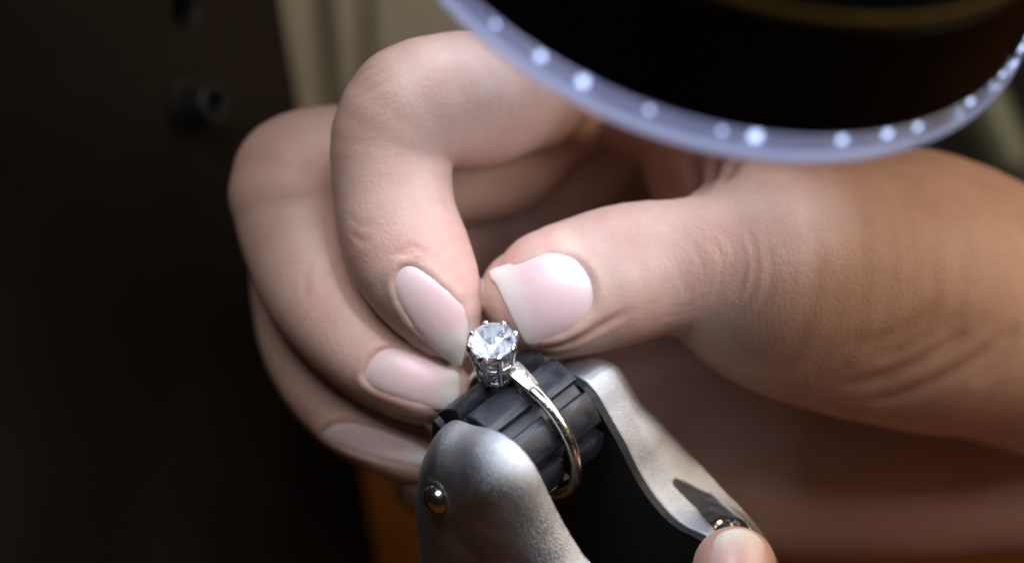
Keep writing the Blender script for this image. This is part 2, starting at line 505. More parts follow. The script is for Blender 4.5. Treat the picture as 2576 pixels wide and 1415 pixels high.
# right edge line in traced space, then parallel extension to the left
e_t = on_panel(705 - 70, -400); e_b = on_panel(705 + .175 * 2100, 2100)
l_t = on_panel(-330, -400); l_b = on_panel(-330, 2100)
bm = bmesh.new()
def loop(pts): 
    vs = [bm.verts.new(p) for p in pts]; return [bm.edges.new((vs[i], vs[(i + 1) % len(vs)])) for i in range(len(vs))]
ed = loop([e_t, l_t, l_b, e_b]) + loop(disc(hc, PN, HR))
bmesh.ops.triangle_fill(bm, edges=ed, use_beauty=True, normal=Vector(PN))
bm.verts.index_update()
v = np.array([q.co for q in bm.verts]); f = [[q.index for q in fa.verts] for fa in bm.faces]; bm.free()
mesh_obj('plate', v, f, M['panel'], pt, smooth=False)
v, f = prism([e_t, e_b, e_b - PN * 5, e_t - PN * 5], unit(np.cross(PN, e_b - e_t)) * -.01)
v, f = prism([e_t - PN * .3, e_b - PN * .3, l_b - PN * .3, l_t - PN * .3], -PN * .01)
v = np.array([e_t, e_b, e_b - PN * 6, e_t - PN * 6]); mesh_obj('plate_edge', v, [[0, 1, 2, 3]], M['panel'], pt, smooth=False)
v, f = lathe([(HR, 0), (HR - .3, -.5), (HR - .35, -6), (0.01, -6)], hc, PN, 28)
mesh_obj('screw_hole', v, f, M['bolt'], pt, sharp=30)
bc = on_panel(475, 268)
v, f = lathe([(3.35, -1), (3.35, 5.4), (3.1, 5.75), (2.0, 5.75), (1.85, 5.55), (1.85, 3.0), (.01, 2.4)], bc, PN, 40)
bo = mesh_obj('socket_bolt', v, f, M['bolt'], pt, sharp=35)
v, f = lathe([(4.3, -.1), (4.3, .55), (3.5, .6), (3.4, 0)], bc, PN, 40)
mesh_obj('washer', v, f, M['bolt'], pt, sharp=35)

# grey-green tool handle standing behind the wrist
gt = thing('tool_handle', P(2700, 640, 120), 'blurred grey green tool handle standing behind the wrist', 'tool')
path = catmull(np.array([P(2380, 80, 118), P(2480, 290, 118), P(2560, 470, 118), P(2680, 740, 118)]), 3)
v, f = tube(path, RAD(70, 118), 24, up=(0, 0, 1)); mesh_obj('grip', v, f, M['green'], gt, sharp=40)
v, f = tube(path[8:11], RAD(80, 118), 24, up=(0, 0, 1)); mesh_obj('collar', v, f, M['deep_black'], gt, sharp=40)

# ================================================================== RING LIGHT
rl = thing('ring_light', RING_C - RING_K * 1, 'black round lamp head with a clear rim of glowing blue white LEDs', 'lamp')
R = RING_R; HH = 3.7
v, f = lathe([(R - 1.0, 1.5), (R - .35, 1.6), (R - .3, HH - .3), (R - .6, HH), (R - .9, HH), (R - .9, 1.9)], RING_C, RING_K, 160, closed=True)
mesh_obj('clear_housing', v, f, M['clear'], rl, sharp=50)
v, f = lathe([(R - 4.6, .2), (R - 4.4, -.5), (R - 1.0, -.6), (R - .3, -.35), (R, .2), (R - .05, .9), (R - .5, 1.35), (R - 1.6, 1.35), (R - 4.2, .6)], RING_C, RING_K, 160, closed=True)
mesh_obj('light_guide', v, f, M['guide'], rl, sharp=60)
v, f = lathe([(R - 4.0, 2.4), (R - 1.9, 1.4), (R - 1.25, 2.1), (R - 1.15, HH - .1), (R - 4.0, HH - .1)], RING_C, RING_K, 160, closed=True)
mesh_obj('circuit_board', v, f, M['pcb'], rl, sharp=30)
v, f = lathe([(.01, 3.0), (R - 4.2, 3.0), (R - 4.2, HH), (R - .75, HH + .05), (R - 1.1, HH + 6), (R - 1.2, 19.6), (R - 1.9, 20.2), (R - 1.9, 22.0), (R - 2.6, 22.6),
              (R - 3.4, 26), (R - 7.4, 29), (R - 8, HH + 45), (.01, HH + 45)], RING_C, RING_K, 160)
mesh_obj('lamp_body', v, f, M['barrel'], rl, sharp=40)
v, f = lathe([(R - 2.0, 20.1), (R - 1.2, 20.3), (R - .95, 20.8), (R - 1.0, 21.3), (R - 1.4, 21.8), (R - 2.0, 22.0)], RING_C, RING_K, 160, closed=True)
mesh_obj('reflection_band', v, f, M['streak'], rl)  # added band; its dull yellow stands in for a reflected streak of light
lv, lf = lathe([(.01, .62), (.34, .56), (.58, .36), (.66, 0), (.66, -.3)], (0, 0, 0), (0, 0, 1), 14)
led0 = None
for i in range(N_LED):
    a = 2 * math.pi * (i + .3) / N_LED
    d = math.cos(a) * RING_X + math.sin(a) * RING_Y
    a += random.uniform(-.045, .045); d = math.cos(a) * RING_X + math.sin(a) * RING_Y
    c = RING_C + d * (R - 1.1) + RING_K * random.uniform(2.5, 2.9)
    if led0 is None:
        led0 = bpy.data.meshes.new('led_bead'); led0.from_pydata((lv * .001).tolist(), [], lf); led0.update()
        led0.polygons.foreach_set('use_smooth', [True] * len(led0.polygons)); led0.materials.append(M['led'])
    o = bpy.data.objects.new('led_bead', led0); COL.objects.link(o); o.parent = rl
    o.scale = (random.choice((.6, .75, .85, 1.0, 1.1)),) * 3
    o.location = Vector(W(c)) - rl.location; o.rotation_euler = Vector(WD(d)).to_track_quat('Z', 'Y').to_euler()

# ================================================================== CLAMP
CA = unit((.70, .51, -.50))                      # roller axis, pointing away
CM = unit(np.array([.588, -.809, 0]) - CA * (np.array([.588, -.809, 0]) @ CA)); CE = np.cross(CM, CA)
if CE[2] < 0: CE = -CE
CC = P(1315, 1085, 6)                            # centre of the ring shank
def on_cl(x, y, s):                              # traced ray meets the plane at axial offset s -> (u, v) mm
    o = CC + CA * s; d = unit(P(x, y, 0) - EYE); q = ((o - EYE) @ CA) / (d @ CA); p = EYE + d * q - o
    return np.array([p @ CM, p @ CE])
def cl(u, v, s): return CC + CM * u + CE * v + CA * s
clamp = thing('ring_clamp', cl(30, -20, 0), 'silver cast ring clamp with black rubber roller gripping the ring', 'clamp')

def poly_sdf(Pu, Pv, poly):
    d = np.full(Pu.shape, 1e9, np.float32); sgn = np.zeros(Pu.shape, bool); n = len(poly)
    for i in range(n):
        a, b = poly[i], poly[(i + 1) % n]; e = b - a; L = e @ e + 1e-12
        t = np.clip(((Pu - a[0]) * e[0] + (Pv - a[1]) * e[1]) / L, 0, 1)
        dx, dy = Pu - a[0] - t * e[0], Pv - a[1] - t * e[1]
        d = np.minimum(d, dx * dx + dy * dy)
        c = ((a[1] > Pv) != (b[1] > Pv)) & (Pu < (b[0] - a[0]) * (Pv - a[1]) / (b[1] - a[1] + 1e-12) + a[0])
        sgn ^= c
    d = np.sqrt(d); return np.where(sgn, -d, d).astype(np.float32)
def cheek_mesh(poly, s_in, s_out, rr, h=.3, carve=None, edge=.25):
    """plate between axial offsets s_in (crisp edge) and s_out (rounded by rr)"""
    lo2, hi2 = poly.min(0) - 2, poly.max(0) + 2
    s0, s1 = min(s_in, s_out) - 1.5, max(s_in, s_out) + 1.5
    G = Grid((lo2[0], lo2[1], s0), (hi2[0], hi2[1], s1), h)
    U, Vv = np.meshgrid(G.ax[0], G.ax[1], indexing='ij')
    d2 = poly_sdf(U, Vv, poly)[:, :, None]
    sg = 1 if s_out > s_in else -1
    z = (G.ax[2][None, None, :] - s_in) * sg; T = abs(s_out - s_in)
    # rounded outer side: 2-D rounding in (distance-to-outline, height)
    qx = d2 + rr; qz = z - (T - rr * .75)
    dz = qz / .75
    out = np.sqrt(np.maximum(qx, 0) ** 2 + np.maximum(dz, 0) ** 2) + np.minimum(np.maximum(qx, dz), 0) - rr
    inn = -z
    Fd = -smin(-out, -inn, edge)
    Fd = Fd.astype(np.float32)
    if carve is not None: Fd = carve(G, Fd)
    V, Fq = surface_net(Fd, G); V = laplace(V, Fq, 4)
    V = CC + V[:, :1] * CM + V[:, 1:2] * CE + V[:, 2:3] * CA
    if np.cross(CM, CE) @ CA < 0: Fq = Fq[:, ::-1].copy()
    return V, Fq
# near cheek
S1 = -9.0
nearp = [(1195, 1066), (1245, 1077), (1290, 1103), (1330, 1143), (1358, 1185), (1382, 1235), (1408, 1288), (1436, 1338), (1470, 1390), (1520, 1455), (1580, 1560), (1680, 1780)]
tr = [on_cl(x, y, S1) for x, y in nearp]
S1o = -15.2
tl = [on_cl(x, y, -12.8) for x, y in [(1220, 1800), (1085, 1600), (1062, 1480), (1052, 1415), (1046, 1330), (1040, 1250), (1043, 1190), (1058, 1135), (1090, 1092)]]
poly1 = catmull(np.array([np.append(p, 0) for p in tr + tl]), .8, closed=True)[:, :2]
V, Fq = cheek_mesh(poly1, S1, S1o - 1.6, 9.0)
near_bvh = BVHTree.FromPolygons(V.tolist(), Fq.tolist())
mesh_obj('cheek', V, Fq, M['cast'], clamp)['label'] = 'domed silver cheek with a round rivet'
h, n = cast(near_bvh, 1100, 1253)
if h is not None:
    v, f = lathe([(0.01, 1.7), (.9, 1.5), (1.6, 1.05), (2.0, .3), (2.05, -1.2)], h, n, 28)
    mesh_obj('rivet', v, f, M['steel'], clamp)
    v, f = lathe([(2.1, -.6), (2.25, .05), (2.5, .08), (2.9, -.3)], h, n, 28); mesh_obj('rivet_rim', v, f, M['cast'], clamp)
# far cheek
S2 = 8.3
farp = [(1330, 960), (1390, 938), (1450, 945), (1490, 975), (1530, 1040), (1570, 1110), (1610, 1190), (1650, 1250), (1690, 1295), (1730, 1325), (1785, 1352), (1850, 1420), (1890, 1520), (1900, 1650),
        (1600, 1650), (1450, 1400), (1330, 1150)]
poly2 = catmull(np.array([np.append(on_cl(x, y, S2), 0) for x, y in farp]), .8, closed=True)[:, :2]
def loc(p): q = np.asarray(p) - CC; return np.array([q @ CM, q @ CE, q @ CA])
def capsule(G, pts):
    X, Y, Z = G.xyz((slice(None),) * 3); out = None
    for a, b in zip(pts[:-1], pts[1:]):
        d = b - a; L2 = d[:3] @ d[:3] + 1e-9
        t = np.clip(((X - a[0]) * d[0] + (Y - a[1]) * d[1] + (Z - a[2]) * d[2]) / L2, 0, 1)
        q = np.sqrt((X - a[0] - t * d[0]) ** 2 + (Y - a[1] - t * d[1]) ** 2 + (Z - a[2] - t * d[2]) ** 2) - (a[3] + t * d[3])
        out = q if out is None else np.minimum(out, q)
    return out.astype(np.float32)
boss = [np.append(loc(P(x, y, t)), r) for x, y, t, r in ((1630, 1110, 12, 2.4), (1700, 1190, 14, 3.6), (1770, 1238, 15.5, 4.8), (1828, 1288, 16, 5.8), (1858, 1385, 15, 6.0), (1870, 1560, 14, 6.0))]
def with_boss(G, Fd):
    z = G.ax[2][None, None, :] - S2
    return np.maximum(smin(Fd, capsule(G, boss), 5.0), -z).astype(np.float32)
V, Fq = cheek_mesh(poly2, S2, S2 + 7.8, 6.6, carve=with_boss)
fb = BVHTree.FromPolygons(V.tolist(), Fq.tolist())
pk = []
for x, y, r, sink in ((1702, 1212, .4, .1), (1740, 1238, 1.1, .2), (1786, 1266, 2.0, .3), (1830, 1298, 2.7, .4), (1860, 1335, 2.7, .5)):
    hh, nn = cast(fb, x, y); pk.append((hh, nn, r, sink))
sc_n = unit((-.05, .86, .5))
def with_pocket(G, Fd):
    Fd = with_boss(G, Fd)
    c = None
    for dd in (0, 1.5, 3.0, 4.5):
        c1 = capsule(G, [np.append(loc(h_ - n_ * s_ - sc_n * dd * min(1, r / 2)), r) for h_, n_, r, s_ in pk]); c = c1 if c is None else np.minimum(c, c1)
    return -smin(-Fd, c, .25)
V, Fq = cheek_mesh(poly2, S2, S2 + 7.8, 6.6, h=.26, carve=with_pocket)
mesh_obj('cheek', V, Fq, M['cast'], clamp)['label'] = 'silver cheek with a hollow that holds a screw'
sc_p = pk[3][0] - sc_n * 2.2
v, f = lathe([(2.75, -2.5), (2.75, .35), (2.55, .6), (1.75, .6), (1.5, .3), (1.4, -1.2), (.01, -1.4)], sc_p, sc_n, 36)
mesh_obj('screw', v, f, M['steel'], clamp, sharp=35)
# black plate stands in for the far cheek's shaded gap; core under roller
inset = poly2.copy(); cen = inset.mean(0); inset = cen + (inset - cen) * .985
v, f = prism([cl(p[0], p[1], S2 - .05) for p in inset[::2]], -CA * .9)
mesh_obj('deep_black', v, f, M['deep_black'], clamp, smooth=False)
core = [(29, -6), (32, 0), (48, 2), (48, -14), (32, -14)]
v, f = prism([cl(u, w, S1 + .1) for u, w in core], CA * (S2 - S1 - 1.2))
mesh_obj('core', v, f, M['deep_black'], clamp, smooth=False)
# rubber roller
RR = 9.05
v, f = lathe([(.01, -8.7), (RR - 2.4, -8.7), (RR - 1.95, -8.2), (RR - 1.95, 6.6), (RR - 2.2, 6.9), (.01, 6.9)], CC, CA, 64)
roller = mesh_obj('roller', v, f, M['rubber'], clamp, sharp=30)
def block(ph0, ph1, s0, s1, r0, r1, seg=7, bev=.18):
    v = []; prof = []
    for (r, a, b) in ((r0, 0, 0), (r1 - bev, 0, 0), (r1, bev, bev)):
        prof.append((r, a, b))
    rings = []
    for i in range(seg + 1):
        ring = []
        for (r, da, db) in prof:
            x = i / seg; ph = ph0 + (ph1 - ph0) * x
            if i == 0: ph += math.degrees(da / r)
            if i == seg: ph -= math.degrees(da / r)
            rr_ = r - (bev * .8 if (i in (0, seg) and r == r1) else 0)
            e = math.cos(math.radians(ph)) * CM + math.sin(math.radians(ph)) * CE
            ring.append((CC + e * rr_ + CA * (s0 + db), CC + e * rr_ + CA * (s1 - db)))
        rings.append([r_[0] for r_ in ring] + [r_[1] for r_ in ring[::-1]])
    m = len(rings[0]); V = [p for r_ in rings for p in r_]; F_ = []
    for i in range(seg):
        for q in range(m):
            q2 = (q + 1) % m; F_.append([i * m + q, i * m + q2, (i + 1) * m + q2, (i + 1) * m + q])
    F_.append(list(range(m))[::-1]); F_.append([seg * m + q for q in range(m)])
    return np.array(V), F_
for i in range(8):
    p0 = 150 - i * 45
    jit = random.uniform(-.25, .25)
    v, f = block(p0 + 1, p0 + 34, -8.5 + jit * .3, -.95, RR - 2.2, RR - .22 + .1 * jit); mesh_obj('tread_block', v, f, M['rubber'], roller, sharp=35)
    v, f = block(p0 - 5, p0 + 28, .95, 6.7 + jit * .3, RR - 2.2, RR - .22 - .1 * jit); mesh_obj('tread_block', v, f, M['rubber'], roller, sharp=35)

# ================================================================== THE RING
ring = thing('diamond_ring', cl(9, 0, 0), 'white metal ring with a round brilliant diamond held in the clamp', 'ring')
BR = 9.9
phs = np.radians(np.arange(-214, 147, 4.0))
path = []; rad = []; flt = []; ups = []
for ph in phs:
    e = math.cos(ph) * CM + math.sin(ph) * CE
    dg = abs(((math.degrees(ph) - 146 + 180) % 360) - 180)      # distance from the head
    k = max(0, 1 - dg / 42.0)
    path.append(CC + e * (BR + .9 * k ** 1.6)); rad.append(.92 + .28 * k); flt.append(.74 - .12 * k); ups.append(e)
v, f = tube(path, rad, 14, flat=flt, up=np.array(ups))
mesh_obj('shank', v, f, M['gold'], ring)
GB = P(1250, 938, 1.5); GA = unit((-.09, .68, .73))
hx, hy, _ = frame(GA, CA)
def hd(r, a, z): return GB + GA * z + r * (math.cos(a) * hx + math.sin(a) * hy)
GZ = 6.45; GR = 3.15
head = []
def wire(r, z, w, n=48): return tube([hd(r, 2 * math.pi * i / n, z) for i in range(n)], w, 8, up=GA, closed=True)
v, f = join(wire(2.2, .3, .42), wire(2.5, 3.0, .34), lathe([(1.6, -.6), (2.1, -.2), (2.3, .8), (2.25, 1.4), (1.9, 1.5), (1.7, .2)], GB, GA, 40, closed=True))
gal = mesh_obj('gallery', v, f, M['rhod'], ring)
NPR = 8
for i in range(NPR):
    a = 2 * math.pi * (i + .35) / NPR
    p = [hd(2.35, a, .2), hd(2.42, a, 1.6), hd(2.62, a, 3.2), hd(2.9, a, 4.8), hd(3.16, a, 6.1), hd(3.14, a, 6.6), hd(2.9, a, 6.9)]
    c = catmull(np.array(p), .3); q = np.linspace(0, 1, len(c))
    v, f = tube(c, .42 + .05 * np.clip((q - .6) / .4, 0, 1) - .14 * np.clip((q - .93) / .07, 0, 1), 10, up=GA)
    mesh_obj('prong', v, f, M['rhod'], ring)
    a2 = a + math.pi / NPR                                        # arch between two prongs
    c = catmull(np.array([hd(2.5, a, 3.1), hd(2.48, a + .25, 2.0), hd(2.35, a2, 1.35), hd(2.48, 2 * a2 - a - .25, 2.0), hd(2.5, 2 * a2 - a, 3.1)]), .25)
    v, f = tube(c, .2, 8, up=GA); mesh_obj('arch', v, f, M['rhod'], gal)
def brilliant(r, c, ax, n=8):
    x, y, k = frame(ax, CA); V = []; Fc = []
    def ringp(rr, z, m, off): 
        s = len(V)
        for i in range(m):
            a = 2 * math.pi * (i + off) / m; V.append(c + r * (rr * (math.cos(a) * x + math.sin(a) * y) + z * k))
        return list(range(s, s + m))
    T = ringp(.56, .32, n, .5); S = ringp(.80, .19, n, 0); Gt = ringp(1.0, .03, 2 * n, 0); Gb = ringp(1.0, -.03, 2 * n, 0)
    L = ringp(.24, -.66, 2 * n, .5); Md = ringp(.58, -.40, 2 * n, .5); cu = len(V); V.append(c - r * .86 * k)
    for q_ in L + Md: V[q_] = V[q_] + r * .08 * np.array([random.uniform(-1, 1) for _ in range(3)])
    Fc.append(T)
    for i in range(n):
        j = (i + 1) % n
        Fc.append([T[i - 1], S[i], T[i]])                                        # star
        Fc.append([S[i], Gt[(2 * i + 1) % (2 * n)], T[i]]); Fc.append([T[i], Gt[(2 * i + 1) % (2 * n)], S[j]])
        Fc.append([S[i], Gt[2 * i], Gt[2 * i + 1]]); Fc.append([S[i], Gt[2 * i - 1], Gt[2 * i]])
    for i in range(2 * n):
        j = (i + 1) % (2 * n); Fc.append([Gt[i], Gb[i], Gb[j], Gt[j]])
        Fc.append([Gb[i], Md[i], Gb[j]]); Fc.append([Gb[j], Md[i], Md[j]]); Fc.append([Md[i], L[i], Md[j]]); Fc.append([Md[j], L[i], L[j]]); Fc.append([L[i], cu, L[j]])
    return np.array(V), Fc
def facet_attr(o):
    a_ = o.data.attributes.new('facet', 'FLOAT', 'FACE')  # random facet whiteness painted in for the stone's sparkle
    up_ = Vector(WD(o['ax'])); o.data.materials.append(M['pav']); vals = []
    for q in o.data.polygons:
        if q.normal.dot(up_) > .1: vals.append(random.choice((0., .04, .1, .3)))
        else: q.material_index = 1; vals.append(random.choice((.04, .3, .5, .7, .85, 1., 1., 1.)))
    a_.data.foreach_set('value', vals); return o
v, f = brilliant(GR, GB + GA * GZ, GA)
o = mesh_obj('diamond', v, f, M['gem'], ring, smooth=False); o['ax'] = list(GA); facet_attr(o)
# shoulders set with small stones
for sgn, pc in ((1, 146 - 21), (-1, 146 + 21)):
    sh = []; ups = []
    for q in range(9):
        ph = math.radians(146 - sgn * (10 + q * 2.9)); e = math.cos(ph) * CM + math.sin(ph) * CE
        sh.append(CC + e * (BR + 1.55 - .12 * q)); ups.append(e)
    q = np.linspace(0, 1, 9)
    v, f = tube(sh, 1.45 - .4 * q, 4, flat=.45, up=np.array(ups)); so = mesh_obj('shoulder', v, f, M['gold'], ring, smooth=False)
    bevel_obj(so, .00015)
    for i, j in enumerate((1, 3, 5)):
        v, f = brilliant(.74 - .08 * i, sh[j] + ups[j] * .5, ups[j]); o = mesh_obj('accent_stone', v, f, M['gem'], so, smooth=False); o['ax'] = list(ups[j]); facet_attr(o)
for a in (.3, 1.2, 2.0, 3.3, 4.2, 5.2):
    c = hd(2.38, a, 2.0); v, f = brilliant(.42, c, c - (GB + GA * 2.0)); o = mesh_obj('accent_stone', v, f, M['gem'], gal, smooth=False); o['ax'] = list(unit(c - (GB + GA * 2.0))); facet_attr(o)

# ================================================================== HANDS
def build_hand(G, chains, web_k, fine_k):
    """chains: list of (nodes, blend k, squash)"""
    Fd = G.new()
    for nodes, k, sq in chains:
        Fd = smin(Fd, chain(G, nodes, squash=sq), k)
    return Fd
# --- pinching hand
index_n = [(1640, 240, 58, 180), (1480, 222, 50, 155), (1330, 225, 34, 156), (1195, 250, 16, 175), (1110, 252, 9, 166), (1035, 275, 7.5, 166), (992, 345, 8, 160), (985, 420, 8, 153), (989, 490, 8, 151),
           (1000, 560, 8, 153), (1030, 640, 8, 155), (1078, 730, 8, 133), (1118, 805, 8, 92), (1143, 858, 8, 50)]
middle_n = [(1700, 240, 46, 190), (1530, 215, 46, 140), (1400, 310, 50, 118), (1270, 420, 50, 118), (1080, 440, 42, 135), (880, 420, 26, 155), (748, 452, 22, 165), (742, 530, 21, 155), (765, 620, 20, 152), (815, 735, 18, 148), (895, 840, 16, 134),
            (990, 922, 14, 118), (1070, 968, 12, 100), (1112, 985, 12, 80)]
ringf_n = [(1700, 250, 58, 150), (1570, 325, 60, 118), (1455, 440, 62, 112), (1320, 560, 68, 115), (1150, 620, 62, 125), (920, 590, 40, 140), (780, 640, 35, 140), (772, 790, 32, 134), (805, 905, 29, 130), (872, 1008, 26, 120), (960, 1083, 23, 106), (1050, 1128, 21, 93), (1105, 1150, 20.5, 72)]
little_n = [(1800, 480, 80, 160), (1500, 640, 84, 120), (1250, 800, 72, 110), (1120, 960, 60, 95), (1070, 1110, 56, 82), (1075, 1215, 53, 86)]
thumb_n = [(1323, 740, 10.5, 117), (1350, 744, 10.2, 134), (1400, 734, 9.5, 164), (1480, 714, 10, 174), (1560, 692, 10, 178), (1640, 674, 10.5, 172), (1740, 667, 11, 165), (1830, 680, 13, 190), (1950, 705, 16, 250)]
thenar_n = [(1830, 690, 14, 185), (1980, 710, 18, 280), (2150, 725, 22, 325), (2330, 745, 26, 335), (2520, 790, 30, 285), (2760, 890, 34, 270), (3150, 1040, 44, 290)]
palm_n = [(1800, 330, 48, 180), (1900, 400, 46, 220), (2080, 560, 42, 250), (2330, 720, 38, 300), (2600, 830, 42, 280)]
web_n = [(1830, 640, 20, 130), (1900, 530, 26, 130), (1890, 400, 36, 150)]
pinky_side = [(1800, 350, 64, 180), (1950, 520, 66, 210), (2200, 700, 56, 280)]
lo = P(520, 1350, 95); hi = P(2960, -60, -20)
lo = np.minimum(lo, P(520, 1350, 0)); 
G = Grid((-44, -46, -104), (96, 40, 12), .5)
palm = G.new()
mound_n = [(1800, 330, 44, 175), (1762, 430, 40, 135), (1800, 520, 36, 120)]
back_n = [(1720, 380, 82, 170), (1500, 520, 90, 190), (1280, 620, 86, 170)]
for nodes, k in ((thenar_n, 0), (palm_n, 10), (web_n, 7), (pinky_side, 8), (mound_n, 5), (back_n, 6)): palm = smin(palm, chain(G, nodes, 2.5), k)
th = smin(palm, chain(G, thumb_n, squash=((0.05, .3, .95), .93)), 3.5)
ix = chain(G, index_n)
Fd = smin(th, ix, .3)
md = chain(G, middle_n); Fd = smin(Fd, md, .9)
Fd = smin(Fd, chain(G, ringf_n), .9)
Fd = smin(Fd, chain(G, little_n), .9)
V, Fq = surface_net(Fd, G); V = laplace(V, Fq, 6)
Vs = laplace(V, Fq, 60, .55); wt = np.clip((V[:, :1] - 20) / 14, 0, 1); V = V + (Vs - V) * wt * wt * (3 - 2 * wt)
del Fd, Vs, palm, th, ix, md
N = normals(V, Fq)
bvh = BVHTree.FromPolygons(V.tolist(), Fq.tolist())
tint = np.zeros((len(V), 3), np.float32)
def redden(x, y, r, amt, ch=0, t=None):
    h_, _ = cast(bvh, x, y)
    if h_ is None: return
    d = ((V - h_) ** 2).sum(1); tint[:, ch] = np.maximum(tint[:, ch], amt * np.exp(-d / (r / SPX) ** 2))
# nail outlines (traced)
NAILS = {
 'index': dict(o=[(1000, 668), (1028, 656), (1060, 668), (1105, 704), (1148, 742), (1172, 776), (1177, 830), (1168, 888), (1158, 921), (1128, 907), (1088, 878), (1045, 835), (1010, 784), (988, 738), (984, 698)], base=(1015, 690), tip=(1150, 895), free=.80),
 'thumb': dict(o=[(1233, 698), (1230, 681), (1245, 673), (1284, 662), (1320, 648), (1378, 629), (1440, 636), (1480, 668), (1503, 715), (1502, 770), (1470, 812), (1420, 845), (1370, 862), (1328, 866), (1300, 822), (1272, 765), (1246, 712)], base=(1490, 715), tip=(1270, 780), free=.80),
 'middle': dict(o=[(905, 950), (915, 912), (940, 880), (975, 866), (1040, 878), (1100, 905), (1150, 932), (1156, 970), (1150, 1010), (1120, 1030), (1060, 1024), (990, 1002), (935, 980)], base=(925, 930), tip=(1140, 975), free=.88),
 'ring': dict(o=[(808, 1092), (822, 1066), (865, 1055), (930, 1068), (1000, 1092), (1070, 1118), (1075, 1165), (1000, 1168), (930, 1152), (855, 1125)], base=(825, 1100), tip=(1050, 1160), free=.9),
}
def nail_fit(spec, bvh_, lift):
    o = np.array(spec['o'], float); c = o.mean(0)
    A = []; B = []
    for q in np.linspace(.0, .95, 9):
        for p in c + (catmull(np.c_[o, np.zeros(len(o))], 14, True)[:, :2] - c) * q:
            h_, _ = cast(bvh_, *p)
            if h_ is None: continue
            x, y = (p - c) / 100; A.append([1, x, y, x * x, x * y, y * y]); B.append(-h_[2])
    A = np.array(A); B = np.array(B); w = np.ones(len(B))
    for _ in range(4):
        co = np.linalg.lstsq(A * w[:, None], B * w, rcond=None)[0]; r_ = np.abs(A @ co - B); w = 1 / (1 + (r_ / .8) ** 2)
    def tt(p):
        x, y = (np.asarray(p) - c) / 100; return float(co @ [1, x, y, x * x, x * y, y * y]) - lift
    return tt, c
def nail_mesh(name, spec, bvh_, parent, lift=.12, thick=.6):
    tt, c = nail_fit(spec, bvh_, lift)
    out = catmull(np.c_[np.array(spec['o'], float), np.zeros(len(spec['o']))], 9, True)[:, :2]; n = len(out)
    base, tip = np.array(spec['base'], float), np.array(spec['tip'], float); ax = tip - base; L2 = ax @ ax
    V_ = []; T_ = []; F_ = []
    def colour(p):
        s_ = float((p - base) @ ax / L2)
        bed = np.array((.78, .53, .51)); pale = np.array((.77, .58, .54)); fre = np.array((.82, .74, .66))
        col = pale + (bed - pale) * np.clip((s_ - .02) / .30, 0, 1)
        k = np.clip((s_ - spec['free'] + .16) / .32, 0, 1); k = k * k * (3 - 2 * k)
        return col + (fre - col) * k
    qs = [0, .2, .4, .6, .75, .88, .96, 1.0]
    V_.append(P(c[0], c[1], tt(c))); T_.append(colour(c))
    for q in qs[1:]:
        for p in c + (out - c) * q:
            fr_ = np.clip(((p - base) @ ax / L2 - spec['free'] + .35) / .40, 0, 1)
            drop = (.30 * fr_ + .42 * (1 - fr_)) * max(0, (q - .70) / .30) ** 2
            V_.append(P(p[0], p[1], tt(p) + drop)); T_.append(colour(p))
    for p in out: V_.append(P(p[0], p[1], tt(p) + thick)); T_.append(colour(p))
    for i in range(n): F_.append([0, 1 + i, 1 + (i + 1) % n])
    for k in range(len(qs) - 1):
        for i in range(n):
            a, b = 1 + k * n + i, 1 + k * n + (i + 1) % n; F_.append([a, a + n, b + n, b])
    F_.append([1 + (len(qs) - 1) * n + i for i in range(n)])
    V_ = np.array(V_); F_ = [f_[::-1] for f_ in F_]
    return mesh_obj(name, V_, F_, M['nail'], parent, tint=np.array(T_), sharp=50)
